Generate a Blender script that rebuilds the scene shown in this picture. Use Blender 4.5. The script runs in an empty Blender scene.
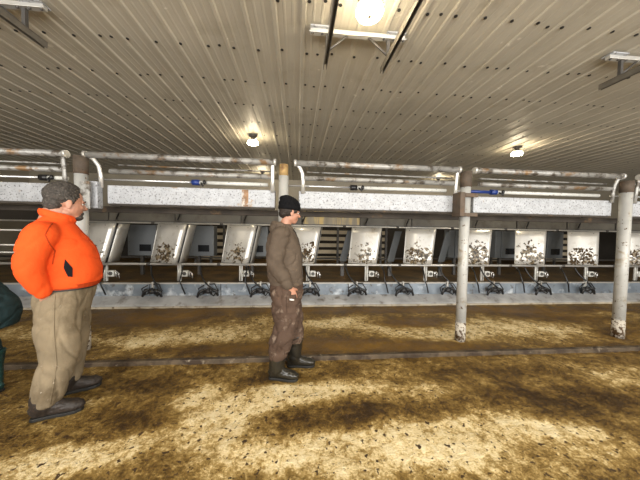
import bpy, bmesh, math, random
from mathutils import Vector, Matrix, noise
from mathutils.bvhtree import BVHTree
random.seed(7)
S = bpy.context.scene
COL = S.collection
PI = math.pi

# ------------------------------------------------------------------ camera
cam_data = bpy.data.cameras.new('camera')
cam = bpy.data.objects.new('camera', cam_data); COL.objects.link(cam)
cam_data.sensor_fit = 'HORIZONTAL'; cam_data.sensor_width = 36
cam_data.lens = 250 / 640 * 36
cam_data.clip_start = 0.05
_a, _p, _r = [math.radians(v) for v in (5.15, 2.08, 0.96)]
_f = Vector((math.sin(_a) * math.cos(_p), math.cos(_a) * math.cos(_p), -math.sin(_p)))
_R = Vector((math.cos(_a), -math.sin(_a), 0)); _U = _R.cross(_f)
_R2 = _R * math.cos(_r) + _U * math.sin(_r); _U2 = _U * math.cos(_r) - _R * math.sin(_r)
cam.matrix_world = Matrix(((_R2.x, _U2.x, -_f.x, 0), (_R2.y, _U2.y, -_f.y, 0), (_R2.z, _U2.z, -_f.z, 1.48), (0, 0, 0, 1)))
S.camera = cam

# ------------------------------------------------------------------ world, daylight, exposure
w = bpy.data.worlds.new('sky'); S.world = w; w.use_nodes = True
w.node_tree.nodes['Background'].inputs[0].default_value = (0.80, 0.88, 1.0, 1)
w.node_tree.nodes['Background'].inputs[1].default_value = 1.0
S.view_settings.view_transform = 'Standard'; S.view_settings.look = 'None'
S.view_settings.gamma = 1; S.view_settings.use_curve_mapping = False
S.view_settings.exposure = 0.0

def area(name, loc, rot, sx, sy, power, color):
    l = bpy.data.lights.new(name, 'AREA'); l.shape = 'RECTANGLE'; l.size = sx; l.size_y = sy
    l.energy = power; l.color = color
    o = bpy.data.objects.new(name, l); COL.objects.link(o); o.location = loc; o.rotation_euler = rot
    return o
# daylight coming in through the open side of the barn behind the camera
area('daylight_opening', (2.0, -2.75, 2.0), (math.radians(90), 0, 0), 15, 1.9, 930, (1.0, 0.965, 0.90))

# ------------------------------------------------------------------ materials
def nd(nt, t, **k):
    n = nt.nodes.new(t)
    for a, b in k.items(): setattr(n, a, b)
    return n
def mat(name, col, rough=0.6, metal=0.0, var=0.12, scale=8.0, spots=None, bump=0.0, bscale=40.0, stains=(), spec=0.5, stretch=None, perobj=False):
    """noise-varied principled material; stains = list of (colour, scale, threshold, width)"""
    m = bpy.data.materials.new(name); m.use_nodes = True; nt = m.node_tree; L = nt.links
    b = nt.nodes['Principled BSDF']
    b.inputs['Roughness'].default_value = rough; b.inputs['Metallic'].default_value = metal
    b.inputs['Specular IOR Level'].default_value = spec
    tc = nd(nt, 'ShaderNodeTexCoord'); mp = nd(nt, 'ShaderNodeMapping')
    L.new(tc.outputs['Object'], mp.inputs[0])
    if stretch: mp.inputs['Scale'].default_value = stretch
    vec = mp.outputs[0]
    if perobj:
        oi = nd(nt, 'ShaderNodeObjectInfo'); mu = nd(nt, 'ShaderNodeMath', operation='MULTIPLY'); mu.inputs[1].default_value = 37.0
        L.new(oi.outputs['Random'], mu.inputs[0]); ad = nd(nt, 'ShaderNodeVectorMath', operation='ADD')
        L.new(vec, ad.inputs[0]); L.new(mu.outputs[0], ad.inputs[1]); vec = ad.outputs[0]
    n = nd(nt, 'ShaderNodeTexNoise'); n.inputs['Scale'].default_value = scale; n.inputs['Detail'].default_value = 6
    L.new(vec, n.inputs['Vector'])
    r = nd(nt, 'ShaderNodeMapRange'); r.inputs[1].default_value = 0.3; r.inputs[2].default_value = 0.7
    r.inputs[3].default_value = 1 - var; r.inputs[4].default_value = 1 + var
    L.new(n.outputs[0], r.inputs[0])
    mx = nd(nt, 'ShaderNodeVectorMath', operation='SCALE'); mx.inputs[0].default_value = col[:3]
    L.new(r.outputs[0], mx.inputs['Scale']); cur = mx.outputs[0]
    for (sc, ss, th, wd) in stains:
        s = nd(nt, 'ShaderNodeTexNoise'); s.inputs['Scale'].default_value = ss; s.inputs['Detail'].default_value = 8; s.inputs['Roughness'].default_value = 0.62
        off = nd(nt, 'ShaderNodeVectorMath', operation='ADD'); off.inputs[1].default_value = (ss * 1.7, 3.1, ss)
        L.new(vec, off.inputs[0]); L.new(off.outputs[0], s.inputs['Vector'])
        q = nd(nt, 'ShaderNodeMapRange'); q.inputs[1].default_value = th; q.inputs[2].default_value = th + wd
        L.new(s.outputs[0], q.inputs[0])
        mi = nd(nt, 'ShaderNodeMix', data_type='RGBA'); L.new(q.outputs[0], mi.inputs[0]); L.new(cur, mi.inputs[6]); mi.inputs[7].default_value = (*sc, 1)
        cur = mi.outputs[2]
    L.new(cur, b.inputs['Base Color'])
    if bump:
        bn = nd(nt, 'ShaderNodeTexNoise'); bn.inputs['Scale'].default_value = bscale; bn.inputs['Detail'].default_value = 5
        L.new(vec, bn.inputs['Vector']); bb = nd(nt, 'ShaderNodeBump'); bb.inputs['Strength'].default_value = bump; bb.inputs['Distance'].default_value = 0.01
        L.new(bn.outputs[0], bb.inputs['Height']); L.new(bb.outputs[0], b.inputs['Normal'])
    return m
def emis(name, col, st):
    m = bpy.data.materials.new(name); m.use_nodes = True; b = m.node_tree.nodes['Principled BSDF']
    b.inputs['Base Color'].default_value = (*col, 1); b.inputs['Emission Color'].default_value = (*col, 1); b.inputs['Emission Strength'].default_value = st
    return m
RUST = (0.16, 0.075, 0.03)
M = {}
M['ceiling'] = mat('ceiling_steel', (0.50, 0.465, 0.385), 0.5, 0, 0.10, 1.2, bump=0.06, bscale=9, stains=[((0.40, 0.36, 0.28), 2.2, 0.55, 0.2), ((0.68, 0.64, 0.55), 5.5, 0.66, 0.05)], spec=0.4)  # pale flecks: scuffs and daylight glare painted into the colour
M['screw'] = mat('screw_dark', (0.02, 0.018, 0.016), 0.6)
M['galv'] = mat('galvanised_speckled', (0.40, 0.415, 0.44), 0.5, 0.1, 0.14, 12, stains=[((0.15, 0.15, 0.155), 42, 0.55, 0.06), ((0.33, 0.22, 0.12), 3.5, 0.64, 0.06)], bump=0.15)
M['pipe'] = mat('galvanised_pipe', (0.34, 0.335, 0.32), 0.45, 0.3, 0.25, 10, stains=[((0.08, 0.065, 0.05), 11, 0.50, 0.12), ((0.22, 0.13, 0.06), 4, 0.56, 0.08)], bump=0.1)
M['post'] = mat('galvanised_post', (0.47, 0.47, 0.45), 0.45, 0.15, 0.1, 8, stains=[((0.30, 0.24, 0.16), 6, 0.56, 0.12), ((0.10, 0.06, 0.03), 26, 0.62, 0.04)], bump=0.1)
M['postbase'] = mat('splashed_post_base', (0.50, 0.46, 0.39), 0.6, 0, 0.15, 10, stains=[((0.07, 0.035, 0.012), 24, 0.49, 0.05)])
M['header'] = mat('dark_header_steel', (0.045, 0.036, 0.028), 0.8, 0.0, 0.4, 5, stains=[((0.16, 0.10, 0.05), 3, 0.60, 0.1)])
M['rust'] = mat('rusty_steel', (0.10, 0.075, 0.055), 0.75, 0.1, 0.35, 9, stains=[((0.15, 0.085, 0.045), 7, 0.5, 0.2), ((0.07, 0.045, 0.03), 16, 0.58, 0.1)], bump=0.3)
M['rustyellow'] = mat('ochre_rust', (0.38, 0.25, 0.10), 0.7, 0.1, 0.3, 10, stains=[((0.14, 0.06, 0.03), 9, 0.55, 0.15)])
M['ss'] = mat('stainless_sheet', (0.62, 0.61, 0.58), 0.33, 0.45, 0.10, 3, stains=[((0.40, 0.37, 0.31), 4.5, 0.55, 0.2)], perobj=True, bump=0.05, bscale=12)
M['hood'] = mat('dull_hood_sheet', (0.145, 0.137, 0.118), 0.5, 0.15, 0.25, 2, stains=[((0.07, 0.06, 0.045), 3, 0.52, 0.2)], perobj=True)
M['hoodyellow'] = mat('yellow_streaked_hood', (0.30, 0.27, 0.21), 0.45, 0.15, 0.2, 3, stains=[((0.62, 0.47, 0.20), 3.0, 0.52, 0.1)], stretch=(2.2, 1, 0.25))
M['trough'] = mat('trough_steel', (0.27, 0.32, 0.38), 0.35, 0.4, 0.35, 2.5, stains=[((0.72, 0.78, 0.84), 4, 0.54, 0.12), ((0.12, 0.11, 0.10), 7, 0.58, 0.1)], perobj=True)
M['ledge'] = mat('ledge_concrete', (0.36, 0.36, 0.36), 0.5, 0, 0.3, 3, stains=[((0.16, 0.14, 0.12), 5, 0.54, 0.15)], bump=0.2)
M['rubber'] = mat('black_rubber', (0.012, 0.012, 0.013), 0.35)
M['blackpl'] = mat('black_plastic', (0.02, 0.02, 0.022), 0.45)
M['whitepl'] = mat('white_plastic', (0.66, 0.66, 0.62), 0.45, 0, 0.1, 20, stains=[((0.15, 0.1, 0.06), 25, 0.60, 0.08)])
M['cab'] = mat('grey_cabinet', (0.15, 0.165, 0.18), 0.45, 0.1, 0.08, 5)
M['screen'] = mat('dark_screen', (0.015, 0.017, 0.02), 0.2)
M['darksteel'] = mat('dark_steel', (0.10, 0.095, 0.09), 0.5, 0.4, 0.2, 15)
M['tracksteel'] = mat('track_steel', (0.16, 0.145, 0.12), 0.5, 0.3, 0.2, 15)
M['blue'] = mat('blue_ring', (0.015, 0.04, 0.20), 0.4)
M['chrome'] = mat('chrome_rod', (0.80, 0.80, 0.80), 0.2, 0.7, 0.05, 10)
M['creamslat'] = mat('cream_board', (0.50, 0.43, 0.31), 0.6, 0, 0.15, 5)
M['wall'] = mat('wall_siding', (0.34, 0.30, 0.23), 0.6, 0, 0.15, 1.5)
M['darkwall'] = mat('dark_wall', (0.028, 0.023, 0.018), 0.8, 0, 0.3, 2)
M['deck'] = mat('wet_deck', (0.13, 0.072, 0.018), 0.4, 0, 0.5, 3, stains=[((0.035, 0.02, 0.008), 2, 0.46, 0.15), ((0.33, 0.21, 0.06), 4, 0.6, 0.1)], bump=0.4)
M['manure'] = mat('dried_manure', (0.075, 0.045, 0.018), 0.8, 0, 0.4, 25, bump=0.5)
M['lampbase'] = mat('lamp_socket', (0.06, 0.05, 0.04), 0.5)
M['bulb'] = emis('glowing_bulb', (1.0, 0.84, 0.58), 92)
M['bulbtip'] = mat('bulb_cap', (0.55, 0.45, 0.28), 0.5)
M['orange'] = mat('orange_fabric', (0.80, 0.090, 0.014), 0.85, 0, 0.10, 4, stains=[((0.45, 0.06, 0.015), 22, 0.66, 0.06)], bump=0.2, bscale=60, spec=0.2)
M['khaki'] = mat('khaki_canvas', (0.22, 0.175, 0.115), 0.9, 0, 0.25, 5, stains=[((0.12, 0.09, 0.055), 4, 0.50, 0.2), ((0.5, 0.45, 0.36), 18, 0.66, 0.05)], bump=0.3, bscale=80, spec=0.15)
M['hoodie'] = mat('taupe_fleece', (0.105, 0.080, 0.060), 0.95, 0, 0.16, 6, stains=[((0.08, 0.06, 0.045), 6, 0.56, 0.2)], bump=0.3, bscale=90, spec=0.1)
M['brownpants'] = mat('dusty_brown_canvas', (0.085, 0.055, 0.040), 0.9, 0, 0.25, 7, stains=[((0.25, 0.19, 0.145), 9, 0.56, 0.15), ((0.05, 0.03, 0.02), 7, 0.6, 0.1)], bump=0.3, bscale=70, spec=0.15)
M['boot'] = mat('wet_rubber_boot', (0.018, 0.016, 0.012), 0.30, 0, 0.3, 12, stains=[((0.12, 0.085, 0.04), 14, 0.64, 0.08)])
M['leather'] = mat('muddy_leather', (0.024, 0.017, 0.013), 0.6, 0, 0.4, 18, stains=[((0.13, 0.085, 0.05), 20, 0.62, 0.08)], bump=0.5)
M['sole'] = mat('boot_sole', (0.010, 0.010, 0.009), 0.6)
M['beanie'] = mat('black_knit', (0.007, 0.007, 0.008), 0.95, 0, 0.2, 30, bump=0.4, bscale=70, spec=0.1)
M['skin'] = mat('skin', (0.44, 0.215, 0.14), 0.5, 0, 0.08, 14)
M['hairgrey'] = mat('short_dark_hair', (0.045, 0.038, 0.032), 0.8, 0, 0.6, 60, stains=[((0.16, 0.14, 0.12), 70, 0.58, 0.1)], bump=0.6, bscale=90)
M['hairdark'] = mat('dark_brown_hair', (0.022, 0.014, 0.009), 0.7, 0, 0.4, 60, bump=0.5, bscale=90)
M['teal'] = mat('dark_green_canvas', (0.018, 0.042, 0.046), 0.75, 0, 0.2, 8, bump=0.2, spec=0.3)
M['tealboot'] = mat('dark_green_rubber', (0.012, 0.05, 0.045), 0.4, 0, 0.2, 8)
M['eyewhite'] = mat('eye_white', (0.7, 0.68, 0.64), 0.3)
M['iris'] = mat('iris_dark', (0.03, 0.02, 0.015), 0.2)

# shields: stainless with splashes that thicken towards the lower middle of the sheet
def shield_material():
    m = mat('splashed_stainless', (0.66, 0.65, 0.62), 0.30, 0.40, 0.10, 3, stains=[((0.45, 0.41, 0.34), 4.0, 0.56, 0.2)], perobj=True, bump=0.05, bscale=12)
    nt = m.node_tree; L = nt.links; b = nt.nodes['Principled BSDF']
    cur = b.inputs['Base Color'].links[0].from_socket
    tc = nd(nt, 'ShaderNodeTexCoord'); oi = nd(nt, 'ShaderNodeObjectInfo')
    mu = nd(nt, 'ShaderNodeMath', operation='MULTIPLY'); mu.inputs[1].default_value = 53.0; L.new(oi.outputs['Random'], mu.inputs[0])
    ad = nd(nt, 'ShaderNodeVectorMath', operation='ADD'); L.new(tc.outputs['Object'], ad.inputs[0]); L.new(mu.outputs[0], ad.inputs[1])
    n = nd(nt, 'ShaderNodeTexNoise'); n.inputs['Scale'].default_value = 13; n.inputs['Detail'].default_value = 7; n.inputs['Roughness'].default_value = 0.65
    L.new(ad.outputs[0], n.inputs['Vector'])
    sx = nd(nt, 'ShaderNodeVectorMath', operation='SUBTRACT'); L.new(tc.outputs['Object'], sx.inputs[0]); sx.inputs[1].default_value = (0.30, 0.05, 0.17)
    sc = nd(nt, 'ShaderNodeVectorMath', operation='MULTIPLY'); L.new(sx.outputs[0], sc.inputs[0]); sc.inputs[1].default_value = (3.2, 0, 3.4)
    ln = nd(nt, 'ShaderNodeVectorMath', operation='LENGTH'); L.new(sc.outputs[0], ln.inputs[0])
    a = nd(nt, 'ShaderNodeMath', operation='MULTIPLY_ADD'); L.new(ln.outputs['Value'], a.inputs[0]); a.inputs[1].default_value = -0.20
    rr = nd(nt, 'ShaderNodeMath', operation='MULTIPLY_ADD'); L.new(oi.outputs['Random'], rr.inputs[0]); rr.inputs[1].default_value = 0.07; rr.inputs[2].default_value = 0.09
    L.new(rr.outputs[0], a.inputs[2])
    s = nd(nt, 'ShaderNodeMath', operation='ADD'); L.new(n.outputs[0], s.inputs[0]); L.new(a.outputs[0], s.inputs[1])
    q = nd(nt, 'ShaderNodeMapRange'); q.inputs[1].default_value = 0.505; q.inputs[2].default_value = 0.545; L.new(s.outputs[0], q.inputs[0])
    n2 = nd(nt, 'ShaderNodeTexNoise'); n2.inputs['Scale'].default_value = 22; L.new(ad.outputs[0], n2.inputs['Vector'])
    cr = nd(nt, 'ShaderNodeMix', data_type='RGBA'); q2 = nd(nt, 'ShaderNodeMapRange'); q2.inputs[1].default_value = 0.42; q2.inputs[2].default_value = 0.60
    L.new(n2.outputs[0], q2.inputs[0]); L.new(q2.outputs[0], cr.inputs[0]); cr.inputs[6].default_value = (0.035, 0.025, 0.014, 1); cr.inputs[7].default_value = (0.25, 0.19, 0.11, 1)
    mi = nd(nt, 'ShaderNodeMix', data_type='RGBA'); L.new(q.outputs[0], mi.inputs[0]); L.new(cur, mi.inputs[6]); L.new(cr.outputs[2], mi.inputs[7])
    L.new(mi.outputs[2], b.inputs['Base Color'])
    inv = nd(nt, 'ShaderNodeMath', operation='MULTIPLY_ADD'); L.new(q.outputs[0], inv.inputs[0]); inv.inputs[1].default_value = -0.4; inv.inputs[2].default_value = 0.4
    L.new(inv.outputs[0], b.inputs['Metallic'])
    return m
M['shield'] = shield_material()

def floor_material():
    m = bpy.data.materials.new('manure_floor'); m.use_nodes = True; nt = m.node_tree; L = nt.links
    b = nt.nodes['Principled BSDF']; tc = nd(nt, 'ShaderNodeTexCoord')
    at = nd(nt, 'ShaderNodeAttribute', attribute_name='dry')
    def nz(scale, det=8, rough=0.65, dist=0.0):
        n = nd(nt, 'ShaderNodeTexNoise'); n.inputs['Scale'].default_value = scale; n.inputs['Detail'].default_value = det
        n.inputs['Roughness'].default_value = rough; n.inputs['Distortion'].default_value = dist
        L.new(tc.outputs['Object'], n.inputs['Vector']); return n.outputs[0]
    def ma(op, x, y, z=None):
        n = nd(nt, 'ShaderNodeMath', operation=op)
        for i, v in enumerate((x, y, z)):
            if v is None: continue
            if isinstance(v, (int, float)): n.inputs[i].default_value = v
            else: L.new(v, n.inputs[i])
        return n.outputs[0]
    big = nz(3.0, 8, 0.6, 0.4); mid = nz(16, 8, 0.7, 0.3); fine = nz(60, 6, 0.7)
    v = ma('ADD', at.outputs['Fac'], ma('MULTIPLY', ma('SUBTRACT', big, 0.5), 2.2))
    v = ma('ADD', v, ma('MULTIPLY', ma('SUBTRACT', mid, 0.5), 2.6))
    v = ma('ADD', v, ma('MULTIPLY', ma('SUBTRACT', fine, 0.5), 1.9))
    cr = nd(nt, 'ShaderNodeValToRGB'); e = cr.color_ramp.elements
    e[0].position = 0.0; e[0].color = (0.040, 0.020, 0.005, 1)
    e[1].position = 1.0; e[1].color = (0.84, 0.72, 0.46, 1)
    for p, c in ((0.22, (0.125, 0.070, 0.014, 1)), (0.42, (0.235, 0.145, 0.036, 1)), (0.60, (0.42, 0.29, 0.105, 1)), (0.76, (0.72, 0.57, 0.30, 1))):
        k = e.new(p); k.color = c
    L.new(ma('MULTIPLY_ADD', v, 0.50, 0.40), cr.inputs[0])
    # sparse dark clods
    cl = nd(nt, 'ShaderNodeMapRange'); cl.inputs[1].default_value = 0.61; cl.inputs[2].default_value = 0.66; L.new(nz(24, 4, 0.5), cl.inputs[0])
    mi = nd(nt, 'ShaderNodeMix', data_type='RGBA'); L.new(cl.outputs[0], mi.inputs[0]); L.new(cr.outputs[0], mi.inputs[6]); mi.inputs[7].default_value = (0.06, 0.032, 0.012, 1)
    # orange seepage where it is wet
    at2 = nd(nt, 'ShaderNodeAttribute', attribute_name='seep')
    m3 = nd(nt, 'ShaderNodeMix', data_type='RGBA'); L.new(ma('MULTIPLY', at2.outputs['Fac'], ma('MULTIPLY', big, 0.8)), m3.inputs[0]); L.new(mi.outputs[2], m3.inputs[6]); m3.inputs[7].default_value = (0.30, 0.155, 0.018, 1)
    L.new(m3.outputs[2], b.inputs['Base Color'])
    rg = nd(nt, 'ShaderNodeMapRange'); rg.inputs[1].default_value = -0.8; rg.inputs[2].default_value = 0.8; rg.inputs[3].default_value = 0.42; rg.inputs[4].default_value = 0.85
    L.new(v, rg.inputs[0]); L.new(rg.outputs[0], b.inputs['Roughness'])
    b.inputs['Specular IOR Level'].default_value = 0.35
    bb = nd(nt, 'ShaderNodeBump'); bb.inputs['Strength'].default_value = 0.9; bb.inputs['Distance'].default_value = 0.022
    L.new(ma('ADD', ma('MULTIPLY', mid, 0.8), ma('MULTIPLY', fine, 0.5)), bb.inputs['Height']); L.new(bb.outputs[0], b.inputs['Normal'])
    return m
M['floor'] = floor_material()

# ------------------------------------------------------------------ mesh helpers
class MB:
    def __init__(s): s.bm = bmesh.new()
    def box(s, x0, x1, y0, y1, z0, z1, mi=0, mtx=None):
        v = [s.bm.verts.new(p) for p in ((x0,y0,z0),(x1,y0,z0),(x1,y1,z0),(x0,y1,z0),(x0,y0,z1),(x1,y0,z1),(x1,y1,z1),(x0,y1,z1))]
        if mtx:
            for q in v: q.co = mtx @ q.co
        for f in ((3,2,1,0),(4,5,6,7),(0,1,5,4),(1,2,6,5),(2,3,7,6),(3,0,4,7)):
            fc = s.bm.faces.new([v[i] for i in f]); fc.material_index = mi
        return s
    def loft(s, pts, rad, seg=12, mi=0, ref=None, caps=True, dome=False):
        """tube through pts; rad = number or (ra, rb) per point; ra lies along ref"""
        pts = [Vector(p) for p in pts]; n = len(pts)
        if not isinstance(rad, list): rad = [rad] * n
        rad = [(r, r) if isinstance(r, (int, float)) else r for r in rad]
        if dome:
            d0 = (pts[0] - pts[1]).normalized(); d1 = (pts[-1] - pts[-2]).normalized(); a, b = rad[0], rad[-1]
            pre = [pts[0] + d0 * min(a) * k for k in (0.95, 0.6)]; post = [pts[-1] + d1 * min(b) * k for k in (0.6, 0.95)]
            rad = [(a[0]*.3, a[1]*.3), (a[0]*.8, a[1]*.8)] + rad + [(b[0]*.8, b[1]*.8), (b[0]*.3, b[1]*.3)]
            pts = pre + pts + post; n = len(pts)
        rings = []; A = Vector(ref) if ref else None
        for i in range(n):
            t = (pts[min(i+1, n-1)] - pts[max(i-1, 0)]).normalized()
            if A is None: A = t.orthogonal()
            a = (A - t * A.dot(t)).normalized(); bb = t.cross(a)
            if not ref: A = a
            rings.append([s.bm.verts.new(pts[i] + a * (rad[i][0] * math.cos(2*PI*k/seg)) + bb * (rad[i][1] * math.sin(2*PI*k/seg))) for k in range(seg)])
        for i in range(n-1):
            for k in range(seg):
                f = s.bm.faces.new((rings[i][k], rings[i][(k+1)%seg], rings[i+1][(k+1)%seg], rings[i+1][k])); f.material_index = mi; f.smooth = True
        if caps:
            f = s.bm.faces.new(rings[0][::-1]); f.material_index = mi
            f = s.bm.faces.new(rings[-1]); f.material_index = mi
        return s
    tube = loft
    def ell(s, c, r, mtx=None, seg=20, mi=0):
        T = Matrix.Translation(Vector(c)) @ Matrix.Diagonal((*[Vector((r,)*3) if isinstance(r, (int, float)) else Vector(r)][0], 1))
        if mtx: T = mtx @ T
        g = bmesh.ops.create_uvsphere(s.bm, u_segments=seg, v_segments=seg*2//3, radius=1, matrix=T)
        for v in g['verts']:
            for f in v.link_faces: f.smooth = True; f.material_index = mi
        return s
    def extr(s, prof, axis, a, b, mi=0, close=True, smooth=False):
        """profile (2-D points) extruded along an axis"""
        def P(u, v, t): return {'x': (t, u, v), 'y': (u, t, v), 'z': (u, v, t)}[axis]
        r0 = [s.bm.verts.new(P(u, v, a)) for u, v in prof]; r1 = [s.bm.verts.new(P(u, v, b)) for u, v in prof]
        n = len(prof)
        for i in range(n if close else n-1):
            j = (i+1) % n; f = s.bm.faces.new((r0[i], r0[j], r1[j], r1[i])); f.material_index = mi; f.smooth = smooth
        if close: s.bm.faces.new(r0[::-1]).material_index = mi; s.bm.faces.new(r1).material_index = mi
        return s
    def build(s, name, mats, parent=None, loc=None, bevel=0, solid=0, autosmooth=False):
        bmesh.ops.recalc_face_normals(s.bm, faces=s.bm.faces)
        me = bpy.data.meshes.new(name); s.bm.to_mesh(me); s.bm.free()
        for m in (mats if isinstance(mats, (list, tuple)) else [mats]): me.materials.append(M[m])
        o = bpy.data.objects.new(name, me); COL.objects.link(o)
        if parent: o.parent = parent
        if loc: o.location = loc
        if solid:
            d = o.modifiers.new('solid', 'SOLIDIFY'); d.thickness = solid; d.offset = 0
        if bevel:
            d = o.modifiers.new('bevel', 'BEVEL'); d.width = bevel; d.segments = 2; d.limit_method = 'ANGLE'
        return o
def tag(o, label, cat, group=None, kind=None):
    if label: o['label'] = label
    if cat: o['category'] = cat
    if group: o['group'] = group
    if kind: o['kind'] = kind
    return o
def empty(name, loc, label, cat, group=None, rz=0):
    o = bpy.data.objects.new(name, None); COL.objects.link(o); o.location = loc; o.rotation_euler = (0, 0, rz); o.empty_display_size = 0.1
    return tag(o, label, cat, group)
def copy_tree(o, parent=None):
    c = o.copy(); COL.objects.link(c); c.parent = parent
    for ch in [x for x in bpy.data.objects if x.parent == o]: copy_tree(ch, c)
    return c
def struct(mb, name, mats, **k):
    o = mb.build(name, mats, **k); o['kind'] = 'structure'; return o

# ------------------------------------------------------------------ the setting
CZ = 3.33                      # ceiling height
X0, X1, Y0, Y1 = -9.0, 14.0, -3.0, 9.3
# foreground floor, finely gridded near the camera so it can carry relief
STAINS = (
(-0.42,2.11,0.45,0.16,0.06,-0.17,1.0),(-0.61,1.82,0.23,0.04,0.07,-0.15,1.0),(-0.34,1.56,0.28,-0.02,0.03,-0.14,0.8),
(-0.05,2.25,0.41,-0.03,0.0,-0.13,0.9),(0.17,1.61,0.4,-0.03,-0.02,-0.18,1.0),(0.73,1.63,0.49,-0.03,-0.1,-0.23,1.0),
(1.28,1.68,0.48,0.01,-0.11,-0.17,0.9),(1.97,1.68,0.34,-0.07,-0.09,-0.07,1.0),(1.55,1.47,0.47,-0.03,-0.14,-0.14,0.45),
(-0.89,2.27,0.2,0.11,0.07,-0.12,0.9),(-1.61,1.68,0.28,0.05,0.1,-0.09,1.0),(-1.19,1.73,0.19,0.1,0.09,-0.09,1.0),
(-1.63,1.59,0.29,-0.02,0.05,-0.05,0.7),(0.51,2.28,0.38,-0.02,-0.03,-0.15,0.8),(1.26,2.2,0.32,-0.02,-0.06,-0.11,0.7),
(0.89,2.52,0.32,-0.02,-0.02,-0.07,0.3),(3.37,2.26,0.49,-0.03,-0.33,-0.23,0.6),(2.1,1.49,0.28,-0.02,-0.18,-0.13,0.3),
(-1.8,2.26,0.12,-0.01,0.04,-0.05,0.6),(0.39,1.9,0.3,-0.02,-0.02,-0.11,-0.95),(-0.25,1.47,0.09,-0.01,0.01,-0.05,-0.7),
(0.88,1.98,0.42,-0.03,-0.03,-0.08,-0.4),(2.29,2.1,0.58,-0.04,-0.14,-0.14,-0.5),(2.75,1.94,0.37,-0.02,-0.16,-0.12,-0.7),
(-1.37,2.44,0.37,-0.02,0.07,-0.13,-0.4),(1.96,2.46,0.87,-0.05,-0.08,-0.11,-0.3),(-1.22,2.04,0.31,-0.02,0.08,-0.14,-0.5),
(-0.16,2.48,0.3,-0.02,0.01,-0.09,-0.6),(0.54,1.49,0.25,-0.02,-0.02,-0.07,-0.35),(0.03,1.5,0.12,-0.01,-0.0,-0.05,-0.5),
(-1.25,3.5,0.96,0.08,0.1,-0.26,0.9),(-1.95,3.27,0.55,-0.03,0.1,-0.17,0.45),(0.77,3.85,0.95,-0.04,-0.05,-0.25,0.9),
(1.93,3.41,0.88,-0.04,-0.15,-0.27,0.8),(3.45,3.52,0.9,-0.28,-0.34,-0.34,0.8),(5.38,4.08,0.97,-0.04,-0.33,-0.26,0.35),
(-3.07,3.5,0.5,-0.03,0.14,-0.16,0.5),(-3.73,3.69,0.39,-0.02,0.21,-0.21,0.4),(-0.9,4.05,0.79,-0.03,0.05,-0.22,0.3),
(-2.35,4.2,1.03,0.07,0.16,-0.28,-1.0),(1.83,3.84,0.53,-0.02,-0.1,-0.21,-1.0),(0.69,3.13,0.91,-0.05,-0.04,-0.17,-1.0),
(1.69,2.97,0.77,-0.04,-0.07,-0.13,-0.8),(-0.2,3.07,0.74,-0.04,0.01,-0.13,-0.5),(-0.67,3.05,1.08,-0.06,0.02,-0.1,-0.5),
(4.41,4.12,1.0,-0.37,-0.22,-0.2,-0.6),(3.99,2.9,0.55,-0.03,-0.14,-0.11,-0.3),(-1.71,4.58,3.49,-0.13,0.06,-0.17,-0.5),
(2.91,4.46,3.92,-0.15,-0.11,-0.17,-0.8),(4.82,3.27,0.47,-0.02,-0.29,-0.2,-0.5),)
def dry_at(x, y):
    d = -0.16; s = 0.0
    for cx, cy, ux, uy, wx, wy, v in STAINS:
        det = ux*wy - uy*wx; dx, dy = x-cx, y-cy
        a = (dx*wy - dy*wx)/det; b = (ux*dy - uy*dx)/det
        e = math.exp(-((a*a+b*b)**1.5)*0.8)
        d += v*e*0.95
        if v < 0 and cy > 2.84: s += -v*e
    return max(-0.62, min(0.72, d)), min(1.0, s)
def floor_grid(name, xs, ys, z, amp):
    bm = bmesh.new(); g = []
    for y in ys:
        row = []
        for x in xs:
            h = noise.noise(Vector((x*2.2, y*2.2, 1.3)))*0.012 + noise.noise(Vector((x*9, y*9, 4.0)))*0.007 + noise.noise(Vector((x*23, y*23, 9.0)))*0.004
            row.append(bm.verts.new((x, y, z + h*amp)))
        g.append(row)
    for j in range(len(ys)-1):
        for i in range(len(xs)-1):
            f = bm.faces.new((g[j][i], g[j][i+1], g[j+1][i+1], g[j+1][i])); f.smooth = True
    me = bpy.data.meshes.new(name); bm.to_mesh(me); bm.free(); me.materials.append(M['floor'])
    A = me.attributes.new('dry', 'FLOAT', 'POINT'); B = me.attributes.new('seep', 'FLOAT', 'POINT')
    for i, v in enumerate(me.vertices):
        A.data[i].value, B.data[i].value = dry_at(v.co.x, v.co.y)
    o = bpy.data.objects.new(name, me); COL.objects.link(o); o['kind'] = 'structure'; return o
def axis(a, b, dense0, dense1, s, big):
    out = []; t = a
    while t < b - 1e-6:
        out.append(t); t += s if dense0 <= t < dense1 else big
    out.append(b); return out
floor_grid('floor', axis(X0, X1, -3.2, 5.0, 0.028, 0.25), axis(Y0, 2.84, 1.2, 3.0, 0.022, 0.25), 0.0, 1.0)
floor_grid('floor', axis(X0, X1, -4.5, 6.5, 0.05, 0.25), axis(2.84, 4.9, 2.0, 5.0, 0.04, 0.25), 0.03, 0.7)
# low concrete kerb between the two lanes
mb = MB(); prof = [(2.79, -0.05), (2.79, 0.040), (2.795, 0.048), (2.845, 0.048), (2.85, 0.040), (2.85, -0.05)]
mb.extr(prof, 'x', X0, X1)
M['kerb'] = mat('kerb_concrete', (0.085, 0.06, 0.035), 0.7, 0, 0.4, 8, stains=[((0.035, 0.02, 0.01), 6, 0.47, 0.12), ((0.30, 0.25, 0.18), 9, 0.60, 0.1)], bump=0.5)
struct(mb, 'trim_1', 'kerb')

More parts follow.
